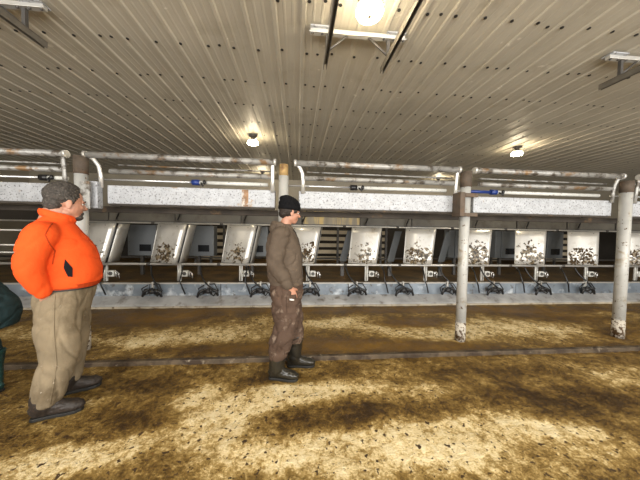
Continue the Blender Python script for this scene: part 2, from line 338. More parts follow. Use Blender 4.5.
# ribbed steel ceiling with its screws
mb = MB(); prof = []; x = X0
while x < X1 - 0.01:
    prof += [(x, CZ), (x+0.012, CZ-0.013), (x+0.040, CZ-0.013), (x+0.052, CZ), (x+0.100, CZ), (x+0.106, CZ-0.0025), (x+0.120, CZ-0.0025), (x+0.126, CZ),
             (x+0.172, CZ), (x+0.178, CZ-0.0025), (x+0.192, CZ-0.0025), (x+0.198, CZ)]
    x += 0.25
prof.append((X1, CZ))
mb.extr(prof, 'y', Y0, Y1, close=False)
y = Y0 + 0.39; r_ = 0
while y < Y1:
    x = X0 + 0.07
    k = 0
    while x < X1 - 0.1:
        for dx in ((0.0, 0.12) if k % 4 == 0 else (0.0,)):
            if not (-7 < x < 11): continue
            px = x + dx + random.uniform(-.012, .012); py = y + random.uniform(-.02, .02)
            a = 0.015
            v = [mb.bm.verts.new((px + a*math.cos(t*PI/3), py + a*math.sin(t*PI/3), CZ - 0.007)) for t in range(6)]
            u = [mb.bm.verts.new((px + a*math.cos(t*PI/3), py + a*math.sin(t*PI/3), CZ + 0.001)) for t in range(6)]
            mb.bm.faces.new(v).material_index = 1
            for t in range(6): mb.bm.faces.new((v[t], v[(t+1) % 6], u[(t+1) % 6], u[t])).material_index = 1
        x += 0.25; k += 1
    y += 0.587; r_ += 1
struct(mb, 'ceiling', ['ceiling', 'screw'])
struct(MB().box(X0, X1, Y0, Y1, CZ+0.03, CZ+0.10), 'ceiling', 'darkwall')
# walls
struct(MB().box(X0, X1, Y1, Y1+0.15, 0, CZ+0.05), 'wall_far', 'wall')
struct(MB().box(X0, X1, Y1-0.03, Y1-0.001, 0, 1.75), 'trim_shade', 'darkwall')  # dark sheet added to paint the unlit depth behind the stalls
struct(MB().box(X0-0.15, X0, Y0, Y1, 0, CZ+0.05), 'wall_left', 'wall')
struct(MB().box(X1, X1+0.15, Y0, Y1, 0, CZ+0.05), 'wall_right', 'wall')
mb = MB(); mb.box(X0, X1, Y0-0.15, Y0, 0, 1.0); mb.box(X0, X1, Y0-0.15, Y0, 3.0, CZ+0.05); mb.box(X0, -5.6, Y0-0.15, Y0, 1.0, 3.0); mb.box(9.6, X1, Y0-0.15, Y0, 1.0, 3.0)
struct(mb, 'wall_back', 'wall')

# raised wet platform behind the trough wall
struct(MB().box(X0, X1, 4.97, Y1-0.04, 0, 0.43), 'floor', 'deck')
# stainless kerb wall: sloped ledge, pale toe, panels
mb = MB(); mb.extr([(4.74, -0.02), (4.74, 0.085), (4.76, 0.10), (4.95, 0.20), (4.97, 0.20), (4.97, -0.02)], 'x', X0, X1)
struct(mb, 'trim_3', 'ledge')
M['toe'] = mat('pale_toe_strip', (0.42, 0.37, 0.28), 0.6, 0, 0.25, 6, stains=[((0.12, 0.08, 0.04), 7, 0.55, 0.12)])
struct(MB().box(X0, X1, 4.715, 4.74, -0.02, 0.06), 'trim_4', 'toe')
struct(MB().box(X0, X1, 4.90, 4.975, 0.432, 0.455), 'trim_5', 'ss', bevel=0.004)
SX = [-4.03, -2.77, -1.46, -0.20, 1.05, 2.21, 3.45, 4.71, 5.98, 7.25]
WHERE = ['behind the orange-jacket man', 'first right of the orange-jacket man', 'just left of the beanie man', 'partly behind the beanie man', 'first clear right of beanie man',
         'just left of the slim post', 'just right of the slim post', 'midway between the right-hand posts', 'just left of the thickest post', 'right of the thickest post']
p0 = MB().box(0, 1.235, 4.952, 4.968, 0.20, 0.432).build('trough_panel', 'trough', bevel=0.003)
tag(p0, '', 'panel', 'bluish steel panels of the low trough wall')
for i, x in enumerate([-5.29] + SX):
    o = p0 if i == 0 else p0.copy()
    if i: COL.objects.link(o)
    nx = ([-5.29] + SX + [8.5])[i+1]; o.location = (x, 0, 0); o.scale.x = (nx - x - 0.012)/1.235
    o['label'] = 'bluish steel low wall panel at the photo\'s left edge' if i == 0 else 'bluish steel low wall panel at knee height, ' + WHERE[i-1]

# ------------------------------------------------------------------ posts
POSTS = [(-2.50, 0.062, 'round steel post mostly hidden behind the orange-jacket man\'s head'),
         (-0.18, 0.060, 'round steel post rising behind the black beanie of the hooded man'),
         (2.21, 0.062, 'slim round steel post with rusty clamp bracket right of centre'),
         (4.61, 0.066, 'thickest round steel post near the photo\'s right edge')]
for i, (x, r, lab) in enumerate(POSTS):
    e = empty('steel_post', (x, 3.15, 0.03), lab, 'post')
    MB().tube([(0, 0, -0.05), (0, 0, 2.12)], r, 24).build('shaft', 'post', e)
    MB().tube([(0, 0, 0.0), (0, 0, 0.26)], r+0.0025, 24).build('base_sleeve', 'postbase', e)
    mt = 'rustyellow' if i == 1 else 'rust'
    MB().tube([(0, 0, 2.06 if i != 1 else 2.10), (0, 0, 2.26 if i != 3 else 2.22)], r+0.006 if i != 1 else r*0.9, 24).build('rusty_collar', mt, e)
    if i in (0, 2):
        xs = (0.085, 0.185) if i == 0 else (-0.135, -0.068)
        MB().box(xs[0], xs[1], -0.10 if i else -0.02, 0.065, 1.67, 1.98).build('bracket_plate', 'rust' if i == 2 else 'galv', e, bevel=0.004)
        if i == 2:
            MB().box(-0.066, 0.11, -0.10, -0.066, 1.92, 1.97).build('clamp_bar', 'rust', e, bevel=0.004)
            MB().box(-0.066, 0.11, -0.10, -0.066, 1.67, 1.715).build('clamp_bar', 'rust', e, bevel=0.004)
    
        else:
            MB().box(0.05, 0.15, -0.085, -0.066, 1.66, 1.97).build('clamp_plate', 'pipe', e, bevel=0.004)

# ------------------------------------------------------------------ lifting gates over the lane
BAYS = [(-4.85, -2.68, -4.9, -2.66, 'at the photo\'s left edge'), (-2.27, -0.29, -2.45, -0.29, 'between the two men'),
        (0.01, 2.13, -0.04, 2.11, 'between the beanie and the slim post'), (2.38, 4.49, 2.33, 4.53, 'between the two right-hand posts'),
        (4.78, 7.0, 4.81, 7.0, 'beyond the thickest post, at the right edge')]
for i, (b0, b1, t0, t1, wh) in enumerate(BAYS):
    e = empty('lift_gate', (0, 3.2, 0), 'galvanised beam topped by pipe rails, ' + wh, 'gate rail', 'galvanised lift rails across the lane')
    mb = MB(); mb.box(b0, b1, 0.02, 0.13, 1.765, 1.985)
    o = mb.build('beam', 'galv', e, bevel=0.008)
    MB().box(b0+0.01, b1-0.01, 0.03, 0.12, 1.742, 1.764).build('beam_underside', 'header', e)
    MB().tube([(t0, -0.05, 2.315), (t1, -0.05, 2.315)], 0.036, 16).build('top_pipe', 'pipe', e)
    for x in (t0, t1):
        MB().tube([(x-0.015, -0.05, 2.315), (x+0.015, -0.05, 2.315)], 0.042, 16).build('end_cap', 'ss', e)
    MB().tube([(b0+0.05, 0.0, 2.145), (b1-0.05, 0.0, 2.145)], 0.030, 16).build('middle_pipe', 'pipe', e)
    MB().tube([(b0+0.1, 0.06, 2.235), (b1-0.05, 0.06, 2.225)], 0.010, 8).build('tie_rod', 'pipe', e)
    for s, xx, tx in ((0, b0+0.05 if i != 1 else b0-0.05, t0), (1, b1-0.03, t1)):
        if i == 3 and s == 0: continue
        z = [1.95, 2.1, 2.2, 2.27, 2.31]
        bend = 0.0 if abs(tx-xx) < 0.06 else (tx-xx)
        px = [xx, xx, xx+bend*0.1, xx+bend*0.45, xx+bend*0.85]
        MB().tube([(px[k], 0.0-0.01*k, z[k]) for k in range(5)], [(0.024, 0.016)]*5, 12, ref=(1, 0, 0)).build('riser', 'ss' if i in (1, 2) else 'pipe', e)
    # stains of rust running over the beam
    if i == 1:
        mb = MB(); mb.box(-0.70, -0.62, 0.0175, 0.0195, 1.77, 1.98)
        M['runrust'] = mat('rust_run', (0.26, 0.15, 0.08), 0.7, 0, 0.4, 12, stains=[((0.55, 0.52, 0.48), 14, 0.5, 0.12)])
        mb.build('rust_stain', 'runrust', e)
    # air cylinder lying behind the rails
    c = empty('air_cylinder', (0, 3.27, 2.065), 'slim air cylinder with shiny rod, ' + wh, 'cylinder', 'air cylinders of the lift rails')
    joint = {0: -3.05, 1: -1.30, 2: 0.72, 3: 2.72, 4: 5.6}[i]
    MB().tube([(b0-0.2 if i else b0, 0.04, 0), (joint, 0.04, 0)], 0.013, 10).build('rod', 'chrome', c)
    MB().tube([(joint+0.05, 0.04, 0), (b1-0.1, 0.04, 0)], 0.024, 12).build('barrel', 'whitepl', c)
    MB().tube([(joint-0.03, 0.04, 0), (joint+0.06, 0.04, 0)], 0.036, 14).build('joint_ring', 'blue' if i in (1, 3) else 'rubber', c)
    if i == 3: MB().tube([(joint-0.42, 0.04, 0), (joint-0.03, 0.04, 0)], 0.022, 12).build('sleeve', 'blue', c)
    mb = MB(); mb.tube([(joint+0.08, 0.03, 0.0), (joint+0.10, -0.01, -0.03), (joint+0.12, -0.02, -0.05)], 0.012, 8); mb.ell((joint+0.13, 0.0, 0.0), (0.02, 0.02, 0.03)); mb.build('air_fitting', 'rubber', c)

# rusty purlin and dark header behind the beam
for (a, b, wh) in ((-7.0, -0.2, 'left half'), (-0.2, 7.5, 'right half')):
    e = empty('header_bar', (0, 3.55, 0), 'dark rusty square header bar just under the beams, %s of the row' % wh, 'bar')
    MB().box(a, b, 0, 0.07, 1.68, 1.755).build('bar', 'header', e, bevel=0.004)
    x = a + 0.8
    while x < b:
        MB().box(x, x+0.06, 0.07, 0.16, 1.69, 1.75).build('bar_lug', 'header', e); x += 1.24

# ------------------------------------------------------------------ hood band above the stalls
h0 = empty('hood_panel', (0, 0, 0), '', 'panel', 'dull steel hood panels over the stalls')
mb = MB(); mb.extr([(5.33, 1.90), (5.32, 1.62), (5.34, 1.60), (5.36, 1.62), (5.37, 1.90)], 'x', 0.0, 1.235); mb.build('hood_sheet', 'hood', h0)
MB().box(0.0, 1.235, 5.30, 5.318, 1.602, 1.622).build('lower_trim', 'darksteel', h0)
MB().box(-0.004, 0.006, 5.305, 5.322, 1.625, 1.90).build('seam_strip', 'darksteel', h0)
for i, x in enumerate([-5.29] + SX):
    o = h0 if i == 0 else copy_tree(h0); o.location = (x + 0.3, 0, 0); o.scale.x = (([-5.29] + SX + [8.5])[i+1] - x - 0.012)/1.24
    if i == 4:
        for ch in [c for c in bpy.data.objects if c.parent == o and c.name.startswith('hood_sheet')]:
            ch.data = ch.data.copy(); ch.data.materials[0] = M['hoodyellow']
    o['label'] = 'dull grey hood panel at the photo\'s left edge' if i == 0 else 'dull grey hood panel above the stall ' + WHERE[i-1]
struct(MB().box(X0, X1, 5.38, 5.42, 1.60, 1.86), 'trim_6', 'darkwall')

# ------------------------------------------------------------------ stall rails
for nm, y, z, r, lab in (('top_rail', 5.22, 1.583, 0.016, 'thin steel top rail running along the white splash shields'),
                         ('bottom_rail', 5.06, 0.790, 0.024, 'thin steel bottom rail under the white splash shields')):
    e = empty(nm, (0, y, z), lab, 'rail')
    MB().tube([(X0+0.3, 0, 0), (X1-0.3, 0, 0)], r, 12).build('pipe', 'ss', e)
    for x in SX: MB().tube([(x-0.10, 0, 0), (x-0.04, 0, 0)], r+0.008, 12).build('coupling', 'darksteel', e)
for z, k in ((1.40, 'upper'), (1.12, 'middle'), (0.98, 'lower')):
    o = MB().tube([(-8.5, 5.2, z), (-4.5, 5.2, z)], 0.018, 10).build('side_rail', 'ss')
    tag(o, '%s of three thin rails behind the orange-jacket man at the left edge' % k, 'rail')

# ------------------------------------------------------------------ splash shields
def shield():
    e = empty('splash_shield', (0, 0, 0), '', 'shield', 'row of splash shields')
    prof = [(0.0, 0.20), (0.004, 0.185), (0.24, 0.085), (0.44, 0.012)]
    for k in range(8):
        t = k/7*1.45; prof.append((0.47 + 0.075*math.sin(t), 0.003 + 0.075*(1-math.cos(t))))
    def sheet(pr, z0, z1, n=6):
        m = MB(); rows = []
        for j in range(n+1):
            t = j/n; z = z0 + (z1-z0)*t
            rows.append([m.bm.verts.new(((u*(1+0.08*t)) + 0.09*t, v + 0.11*t, z)) for u, v in pr])
        for j in range(n):
            for i in range(len(pr)-1):
                f = m.bm.faces.new((rows[j][i], rows[j][i+1], rows[j+1][i+1], rows[j+1][i])); f.smooth = True
        return m
    sheet(prof, 0, 0.74).build('front_sheet', 'shield', e, solid=0.006)
    ex, ey = prof[-1]
    sheet([(ex, ey), (ex+0.014, ey+0.03)], 0, 0.735).build('rubber_edge', 'rubber', e, solid=0.012)
    sheet([(ex+0.014, ey+0.032), (ex+0.035, ey+0.12), (ex+0.05, ey+0.30)], 0.0, 0.735).build('side_flange', 'ss', e, solid=0.006)
    sheet([(-0.012, 0.20), (-0.002, 0.19)], 0, 0.745).build('left_lip', 'ss', e, solid=0.014)
    m = MB()
    for z in (0.04, 0.70):
        t = z/0.74
        for u, v in ((0.05, 0.165), (0.40, 0.028)): m.ell((u*(1+.08*t)+0.09*t, v+0.11*t-0.004, z), (0.009, 0.006, 0.009), seg=8)
    m.build('rivets', 'darksteel', e)
    return e
DESC = ['pale steel splash shield', 'mottled steel splash shield with brown smear', 'steel splash shield with black scribbles', 'steel splash shield',
        'clean bright steel splash shield', 'steel splash shield with yellow-brown crust', 'dirty steel splash shield with dark spots', 'white-looking steel splash shield with one dark blotch',
        'steel splash shield thickly crusted with brown clods', 'pale steel splash shield with light crust']
sh0 = shield()
for i, x in enumerate(SX):
    o = sh0 if i == 0 else copy_tree(sh0); o.location = (x*1.018, 4.90, 0.822)
    o['label'] = DESC[i] + ', ' + WHERE[i]
# black spatter marks and clods standing proud of some shields
def shield_pt(u, z):
    t = z/0.74
    v = 0.185 - u*0.40 if u < 0.44 else 0.012 - (u-0.44)*0.1
    return Vector((u*(1+.08*t)+0.09*t, v+0.11*t-0.008, z))
rnd = random.Random(3)
for i, n, (u0, u1), (z0, z1), sz in ((1, 26, (0.12, 0.34), (0.06, 0.35), 0.022), (2, 9, (0.18, 0.42), (0.15, 0.42), 0.018), (3, 34, (0.30, 0.46), (0.12, 0.45), 0.026), (5, 30, (0.05, 0.40), (0.04, 0.34), 0.020),
                                     (6, 34, (0.06, 0.42), (0.10, 0.52), 0.020), (7, 10, (0.18, 0.34), (0.30, 0.56), 0.024), (8, 60, (0.02, 0.42), (0.03, 0.36), 0.030), (9, 14, (0.05, 0.40), (0.22, 0.34), 0.024)):
    m = MB()
    for k in range(n):
        u = rnd.uniform(u0, u1); z = z0 + (z1-z0)*rnd.random()**1.3
        p = shield_pt(u, z); a = sz*rnd.uniform(0.4, 1.15)
        rot = Matrix.Translation(p) @ Matrix.Rotation(rnd.uniform(0, PI), 4, 'Y')
        m.ell((0, 0, 0), (a*rnd.uniform(0.8, 1.9), 0.007, a*0.7), mtx=rot, seg=8)
    sh = [o for o in bpy.data.objects if o.name.startswith('splash_shield') and abs(o.location.x - SX[i]*1.018) < 1e-4][0]
    o = m.build('manure_crust', 'manure', sh); o['kind'] = 'stuff'; o['label'] = 'dark dried splatter'

# ------------------------------------------------------------------ bracket legs below the shields
b0 = empty('latch_bracket', (0, 0, 0), '', 'bracket', 'white latch brackets under the shields')
MB().box(-0.035, 0.035, 0, 0.03, -0.34, 0.0).build('leg_plate', 'whitepl', b0, bevel=0.005)
MB().tube([(0, -0.012, -0.33), (0, -0.012, -0.02)], 0.012, 8).build('rod', 'ss', b0)
MB().box(0.05, 0.16, -0.02, 0.05, -0.25, -0.13).build('latch_box', 'whitepl', b0, bevel=0.01)
mb = MB(); mb.tube([(0.105, -0.03, -0.19), (0.105, -0.02, -0.19)], 0.035, 14); mb.box(0.03, 0.06, 0, 0.03, -0.20, -0.17); mb.build('latch_dial', 'darksteel', b0)
mb = MB(); mb.tube([(0.16, 0.0, -0.17), (0.22, -0.02, -0.15), (0.27, -0.02, -0.22)], 0.009, 8); mb.tube([(0.2, 0, -0.26), (0.2, -0.02, -0.14)], 0.011, 8); mb.tube([(0.25, 0, -0.28), (0.245, -0.02, -0.17)], 0.011, 8); mb.build('spring_clips', 'chrome', b0)
BX = [-3.65, -2.30, -1.12, 0.22, 1.45, 2.74, 4.04, 5.33, 6.57, 7.85]
for i, x in enumerate(BX):
    o = b0 if i == 0 else copy_tree(b0); o.location = (x, 5.10, 0.79)
    o['label'] = 'short white latch bracket under the shield ' + WHERE[i]

# ------------------------------------------------------------------ milking clusters hanging at the trough wall
def cluster(seed):
    r = random.Random(seed)
    e = empty('milking_cluster', (0, 0, 0), '', 'milking cluster', 'black milking clusters along the trough wall')
    m = MB(); m.ell((0, -0.05, 0.02), (0.055, 0.045, 0.04)); m.tube([(0, -0.05, 0.04), (0, -0.05, 0.075)], 0.02, 10); m.build('claw_bowl', 'blackpl', e)
    for k in range(4):
        a = -1.2 + 0.8*k + r.uniform(-.2, .2)
        tip = Vector((0.15*math.sin(a) + r.uniform(-.02, .02), -0.08 + 0.02*(k % 2), 0.07 - 0.05*abs(a)))
        base = Vector((0.06*math.sin(a), -0.06, 0.05))
        MB().loft([base, base.lerp(tip, 0.35), tip, tip + Vector((0.03*math.sin(a), 0, -0.07))], [0.010, 0.021, 0.024, 0.019], 10).build('teat_cup', 'rubber', e)
    m = MB()
    x1 = r.uniform(-0.22, 0.05)
    m.tube([(0.0, -0.02, 0.0), (0.09, -0.05, -0.05), (0.17, -0.06, 0.03), (0.10, -0.03, 0.13), (-0.02, -0.01, 0.12)], 0.011, 8)
    m.tube([(-0.04, -0.03, 0.0), (-0.13, -0.05, -0.04), (-0.16, -0.05, 0.06), (-0.07, -0.04, 0.11)], 0.010, 8)
    m.build('pulse_hose', 'rubber', e)
    m = MB(); q = [Vector((0.04, -0.03, 0.05)), Vector((0.14, -0.05, 0.0)), Vector((0.10+x1, -0.02, 0.14)), Vector((x1, 0.06, 0.26)), Vector((x1-0.04, 0.13, 0.385))]
    pts = []
    for j in range(4):
        p_, q_, r2, s_ = q[max(j-1, 0)], q[j], q[j+1], q[min(j+2, 4)]
        for t in range(5):
            t /= 5; pts.append(0.5*((2*q_) + (r2-p_)*t + (2*p_-5*q_+4*r2-s_)*t*t + (3*q_-p_-3*r2+s_)*t**3))
    pts.append(q[-1]); m.tube(pts, 0.014, 8); m.build('milk_hose', 'rubber', e)
    m = MB(); m.box(-0.012, 0.012, -0.03, 0.02, 0.02, 0.16); m.build('hanger', 'ss', e)
    return e
c0 = [cluster(k) for k in (1, 2, 3)]
CXS = [-4.19, -2.68, -1.67, -0.70, 0.26, 1.20, 2.16, 3.11, 4.14, 5.23, 6.29]
CW = ['at the orange-jacket man\'s hip', 'first clear right of the orange-jacket man', 'second right of the orange-jacket man', 'touching the left outline of the hooded man', 'just right of the hooded man\'s hip',
      'second to the right of the hooded man', 'third to the right of the hooded man', 'just left of the slim post', 'just right of the slim post', 'left of the two by the thickest post', 'right beside the thickest post']
for i, x in enumerate(CXS):
    o = c0[i] if i < 3 else copy_tree(c0[i % 3]); o.location = (x, 4.91, 0.28); o.scale = (1.1, 1.0, 1.25)
    o['label'] = 'black milking cluster of rubber cups and hoses, ' + CW[i]
# hoses dropping from the hood
h1 = empty('drop_hose', (0, 0, 0), '', 'hose', 'black hoses slanting over the hood')
MB().tube([(0.10, 0.04, 1.95), (0.06, 0.03, 1.80), (0.0, 0.03, 1.65)], 0.014, 8).build('hose', 'rubber', h1)
MB().tube([(0.0, 0.03, 1.65), (0.0, 0.02, 1.605)], 0.018, 8).build('clamp', 'darksteel', h1)
for i, x in enumerate([-3.55, -2.40, -1.10, 0.10, 1.45, 2.36, 3.95, 5.2, 6.5]):
    o = h1 if i == 0 else copy_tree(h1); o.location = (x, 5.23, 0)
    o['label'] = 'black hose slanting over the hood, ' + WHERE[i]
# long hoses hanging from the bottom rail to the wall
hg = empty('hanging_hose', (0, 0, 0), '', 'hose', 'black hoses under the rail')
MB().tube([(0.0, -0.01, 0.77), (0.02, -0.07, 0.66), (0.01, -0.155, 0.50), (0.05, -0.155, 0.40), (0.10, -0.13, 0.24)], 0.013, 8).build('hose', 'rubber', hg)
MB().tube([(0.0, -0.012, 0.73), (0.0, -0.01, 0.775)], 0.02, 8).build('coupling', 'darksteel', hg)
for i, x in enumerate([-3.6, -2.20, -1.0, -0.25, 1.75, 2.6, 3.72, 4.75, 5.80]):
    o = hg if i == 0 else copy_tree(hg); o.location = (x, 5.02, 0)
    o['label'] = 'black hose hanging below the bottom rail, ' + WHERE[i]

# ------------------------------------------------------------------ control cabinets and dividers deeper in the stalls
cb = empty('control_cabinet', (0, 0, 0), '', 'cabinet', 'grey control cabinets behind the stalls')
MB().box(0, 0.15, 0, 0.22, 0.0, 0.68).build('side_box', 'cab', cb, bevel=0.006)
MB().box(0.155, 0.60, -0.02, 0.22, 0.0, 0.68).build('body', 'cab', cb, bevel=0.008)
MB().box(0.26, 0.50, -0.032, -0.019, 0.10, 0.25).build('display', 'screen', cb, bevel=0.003)
mb = MB()
for z in (0.08, 0.3, 0.55): mb.ell((0.04, -0.003, z), (0.008, 0.006, 0.008), seg=8)
mb.build('screws', 'darksteel', cb)
MB().box(0.2, 0.26, 0.1, 0.16, -0.44, 0.0).build('stand', 'darksteel', cb)
for i, x in enumerate([-3.72, -2.48, -1.28, 3.72, 4.95, 6.2]):
    o = cb if i == 0 else copy_tree(cb); o.location = (x, 5.85, 0.87)
    o['label'] = 'grey cabinet with dark display ' + ('left of the mottled brown-smeared shield', 'left of the black-scribbled shield', 'at the left shoulder of the hooded man',
                 'behind the shields, right of the slim post', 'behind the shield midway between the right posts', 'behind the most crusted shield')[i]
dv = empty('stall_divider', (0, 0, 0), '', 'divider', 'leaning steel stall dividers')
mb = MB(); mb.extr([(0.0, 0.78), (0.16, 0.78), (0.34, 1.50), (0.18, 1.50)], 'y', 0, 0.03); mb.build('plate', 'cab', dv, bevel=0.004)
MB().box(0.04, 0.12, 0.03, 0.09, 0.43, 0.9).build('foot', 'darksteel', dv)
for i, x in enumerate([-0.25, 0.98, 2.13, 3.4]):
    o = dv if i == 0 else copy_tree(dv); o.location = (x, 5.75, 0)
    o['label'] = 'leaning grey divider plate seen ' + ('beside the hooded man', 'in the first gap right of the hooded man', 'in the gap left of the yellow-crusted shield', 'in the gap right of the slim post')[i]
# slatted fence at the far side of the platform
SLX = [(-3.0, -2.1), (0.5, 1.9), (2.3, 2.8), (5.9, 6.6), (7.6, 9.4)]
SLL = ['between the cabinets left of the beanie man', 'in the gap right of the beanie man', 'left of the yellow-crusted shield', 'between the two right-hand posts', 'left of the most crusted shield']
for i, (a, b) in enumerate(SLX):
    e = empty('slatted_fence', (0, 7.6, 0.43), 'far cream board fence section ' + SLL[i], 'fence', 'cream slatted fence sections')
    for k in range(5): MB().box(a, b, 0, 0.03, 0.16+k*0.20, 0.27+k*0.20).build('board', 'creamslat', e)
    for x in (a+0.02, (a+b)/2, b-0.08): MB().box(x, x+0.06, -0.05, 0.0, 0, 1.2).build('fence_post', 'darksteel', e)
for i, (a, b) in enumerate(((-8.5, -1.0), (-1.0, 6.0), (6.0, 13.0))):
    o = MB().tube([(a, 6.9, 0.72), (b, 6.9, 0.72)], 0.025, 10).build('pen_rail', 'darksteel')
    tag(o, 'dark pen rail over the brown platform, %s stretch' % ('left', 'middle', 'right')[i], 'rail')

# ------------------------------------------------------------------ ceiling lamps
def lamp(loc, lab, power):
    e = empty('ceiling_lamp', loc, lab, 'lamp')
    mb = MB(); mb.box(-0.07, 0.07, -0.05, 0.05, 0.11, 0.15); mb.tube([(0, 0, 0.02), (0, 0, 0.12)], [0.03, 0.045], 14); mb.build('socket', 'lampbase', e)
    MB().loft([(0, 0, 0.028), (0, 0, 0.034), (0, 0, 0.05)], [0.098, 0.098, 0.05], 24).build('added_shade_disc', 'lampbase', e)  # added disc that keeps the bulb's light off the ceiling
    mb = MB(); mb.loft([(0, 0, 0.03), (0, 0, 0.015), (0, 0, -0.01), (0, 0, -0.03), (0, 0, -0.04)], [0.03, 0.085, 0.105, 0.095, 0.06], 28); mb.build('bulb', 'bulb', e)
    MB().loft([(0, 0, -0.038), (0, 0, -0.048)], [0.02, 0.014], 14).build('bulb_tip', 'bulbtip', e)
    return e
lamp((0.53, 1.95, CZ-0.15), 'large glowing ceiling lamp overhead between two dark tracks', 60)
lamp((-0.89, 5.04, CZ-0.15), 'small glowing ceiling lamp above the black beanie', 62)
lamp((4.58, 4.94, CZ-0.15), 'small glowing ceiling lamp on the right above the thickest gate rail', 62)
lamp((-1.13, 8.1, CZ-0.15), 'far ceiling lamp glimpsed through the rails left of centre', 30)
lamp((4.7, 8.1, CZ-0.15), 'far ceiling lamp glimpsed through the rails by the slim post', 30)
for x, y, t in ((-3.6, -0.9, 'behind the viewer, left'), (1.0, -1.2, 'right behind the viewer'), (5.2, -0.9, 'behind the viewer, right'), (6.3, 2.0, 'beyond the right edge of the photo'), (-5.2, 2.0, 'beyond the left edge of the photo')):
    lamp((x, y, CZ-0.15), 'glowing ceiling lamp ' + t, 60)

# ------------------------------------------------------------------ ceiling tracks on struts
def track_rail(m, x):
    m.box(x-0.022, x+0.022, -1.6, 2.50, 3.095, 3.101); m.box(x-0.003, x+0.003, -1.6, 2.50, 3.101, 3.135)
TR = [(-2.54, 'left', 'at the photo\'s top left corner', 3), (0.53, 'centre', 'either side of the big overhead lamp', 3), (3.54, 'right', 'near the photo\'s upper right edge', 3)]
for cx, k, wh, n in TR:
    e = empty('ceiling_track', (cx, 0, 0), 'pair of dark hanging track rails, ' + wh, 'track')
    for s in (-1, 1):
        x = s*0.285
        m = MB(); m.box(x-0.016, x-0.012, -1.6, 2.50, 3.06, 3.115); m.box(x+0.012, x+0.016, -1.6, 2.50, 3.06, 3.115); m.box(x-0.016, x+0.016, -1.6, 2.50, 3.112, 3.118)
        m.build('rail', 'tracksteel', e)
        for y in (2.33, -0.3):
            m = MB(); m.box(x-0.014, x+0.014, y-0.014, y+0.014, 3.11, 3.28); m.build('drop_leg', 'darksteel', e)
            m = MB(); m.tube([(x-s*0.01, y, 3.125), (x-s*0.19, y, 3.275)], 0.010, 8); m.build('diagonal_brace', 'darksteel', e)
    for y in (2.33, -0.3):
        m = MB(); m.box(-0.44, 0.44, y-0.022, y+0.022, 3.265, 3.305)
        m.box(-0.45, 0.45, y-0.03, y-0.024, 3.262, 3.272); m.build('strut', 'ss', e, bevel=0.003)
        for a in (-0.35, 0.35): MB().box(a-0.09, a+0.09, y-0.05, y+0.05, 3.298, 3.31).build('mounting_plate', 'galv', e)
        m = MB()
        for a in (-0.42, -0.33, -0.24, 0.24, 0.33, 0.42): m.ell((a, y-0.01, 3.262), (0.012, 0.012, 0.01), seg=8)
        m.build('bolts', 'darksteel', e)

# ------------------------------------------------------------------ people
def remesh(mb, name, m, parent, voxel, smooth=3, fold=None, seed=0.0, post=None):
    """fuse overlapping closed shapes into one continuous skin, then wrinkle it"""
    bmesh.ops.recalc_face_normals(mb.bm, faces=mb.bm.faces)
    me = bpy.data.meshes.new('tmp'); mb.bm.to_mesh(me); mb.bm.free()
    o = bpy.data.objects.new('tmp', me); COL.objects.link(o)
    d = o.modifiers.new('r', 'REMESH'); d.mode = 'VOXEL'; d.voxel_size = voxel
    dg = bpy.context.evaluated_depsgraph_get(); dg.update()
    out = bpy.data.meshes.new_from_object(o.evaluated_get(dg))
    bpy.data.objects.remove(o); bpy.data.meshes.remove(me)
    bm = bmesh.new(); bm.from_mesh(out)
    for _ in range(smooth): bmesh.ops.smooth_vert(bm, verts=bm.verts, factor=0.5, use_axis_x=True, use_axis_y=True, use_axis_z=True)
    bm.normal_update()
    if fold:
        for v in bm.verts:
            v.co += v.normal * fold(v.co + Vector((seed, seed, seed)))
    if post:
        post(bm)
    for f in bm.faces: f.smooth = True
    bm.to_mesh(out); bm.free(); out.name = name
    out.materials.clear(); out.materials.append(M[m])
    r = bpy.data.objects.new(name, out); COL.objects.link(r); r.parent = parent
    return r
def folds(amp, sx=5.0, sz=9.0):
    """soft bulges cut by narrow creases"""
    def f(p):
        q = Vector((p.x*sx + p.z*sz*0.5, p.y*sx + p.z*2.0, p.z*sz - p.x*3.0))
        a = noise.noise(q); b = noise.noise(q*1.9 + Vector((7, 3, 1))); c = noise.noise(q*0.6 + Vector((1, 9, 4)))
        return amp*(0.9*c - 1.0*math.exp(-(a/0.13)**2) - 0.55*math.exp(-(b/0.12)**2) + 0.7)
    return f
def torso(m, rings, seg=28):
    """rings: (z, cx, half depth, half width, cy)"""
    R = []
    for r in rings:
        z, cx, hx, hy = r[:4]; cy = r[4] if len(r) > 4 else 0
        ring = []
        for k in range(seg):
            t = 2*PI*k/seg; c, s = math.cos(t), math.sin(t)
            ring.append(m.bm.verts.new((cx + hx*math.copysign(abs(c)**0.85, c), cy + hy*math.copysign(abs(s)**0.85, s), z)))
        R.append(ring)
    for i in range(len(R)-1):
        for k in range(seg): m.bm.faces.new((R[i][k], R[i][(k+1) % seg], R[i+1][(k+1) % seg], R[i+1][k]))
    m.bm.faces.new(R[0][::-1]); m.bm.faces.new(R[-1])
def head_matrix(c, yaw, pitch=0.0, s=1.0):
    return Matrix.Translation(Vector(c)) @ Matrix.Rotation(math.radians(yaw), 4, 'Z') @ Matrix.Rotation(math.radians(pitch), 4, 'Y') @ Matrix.Scale(s, 4)
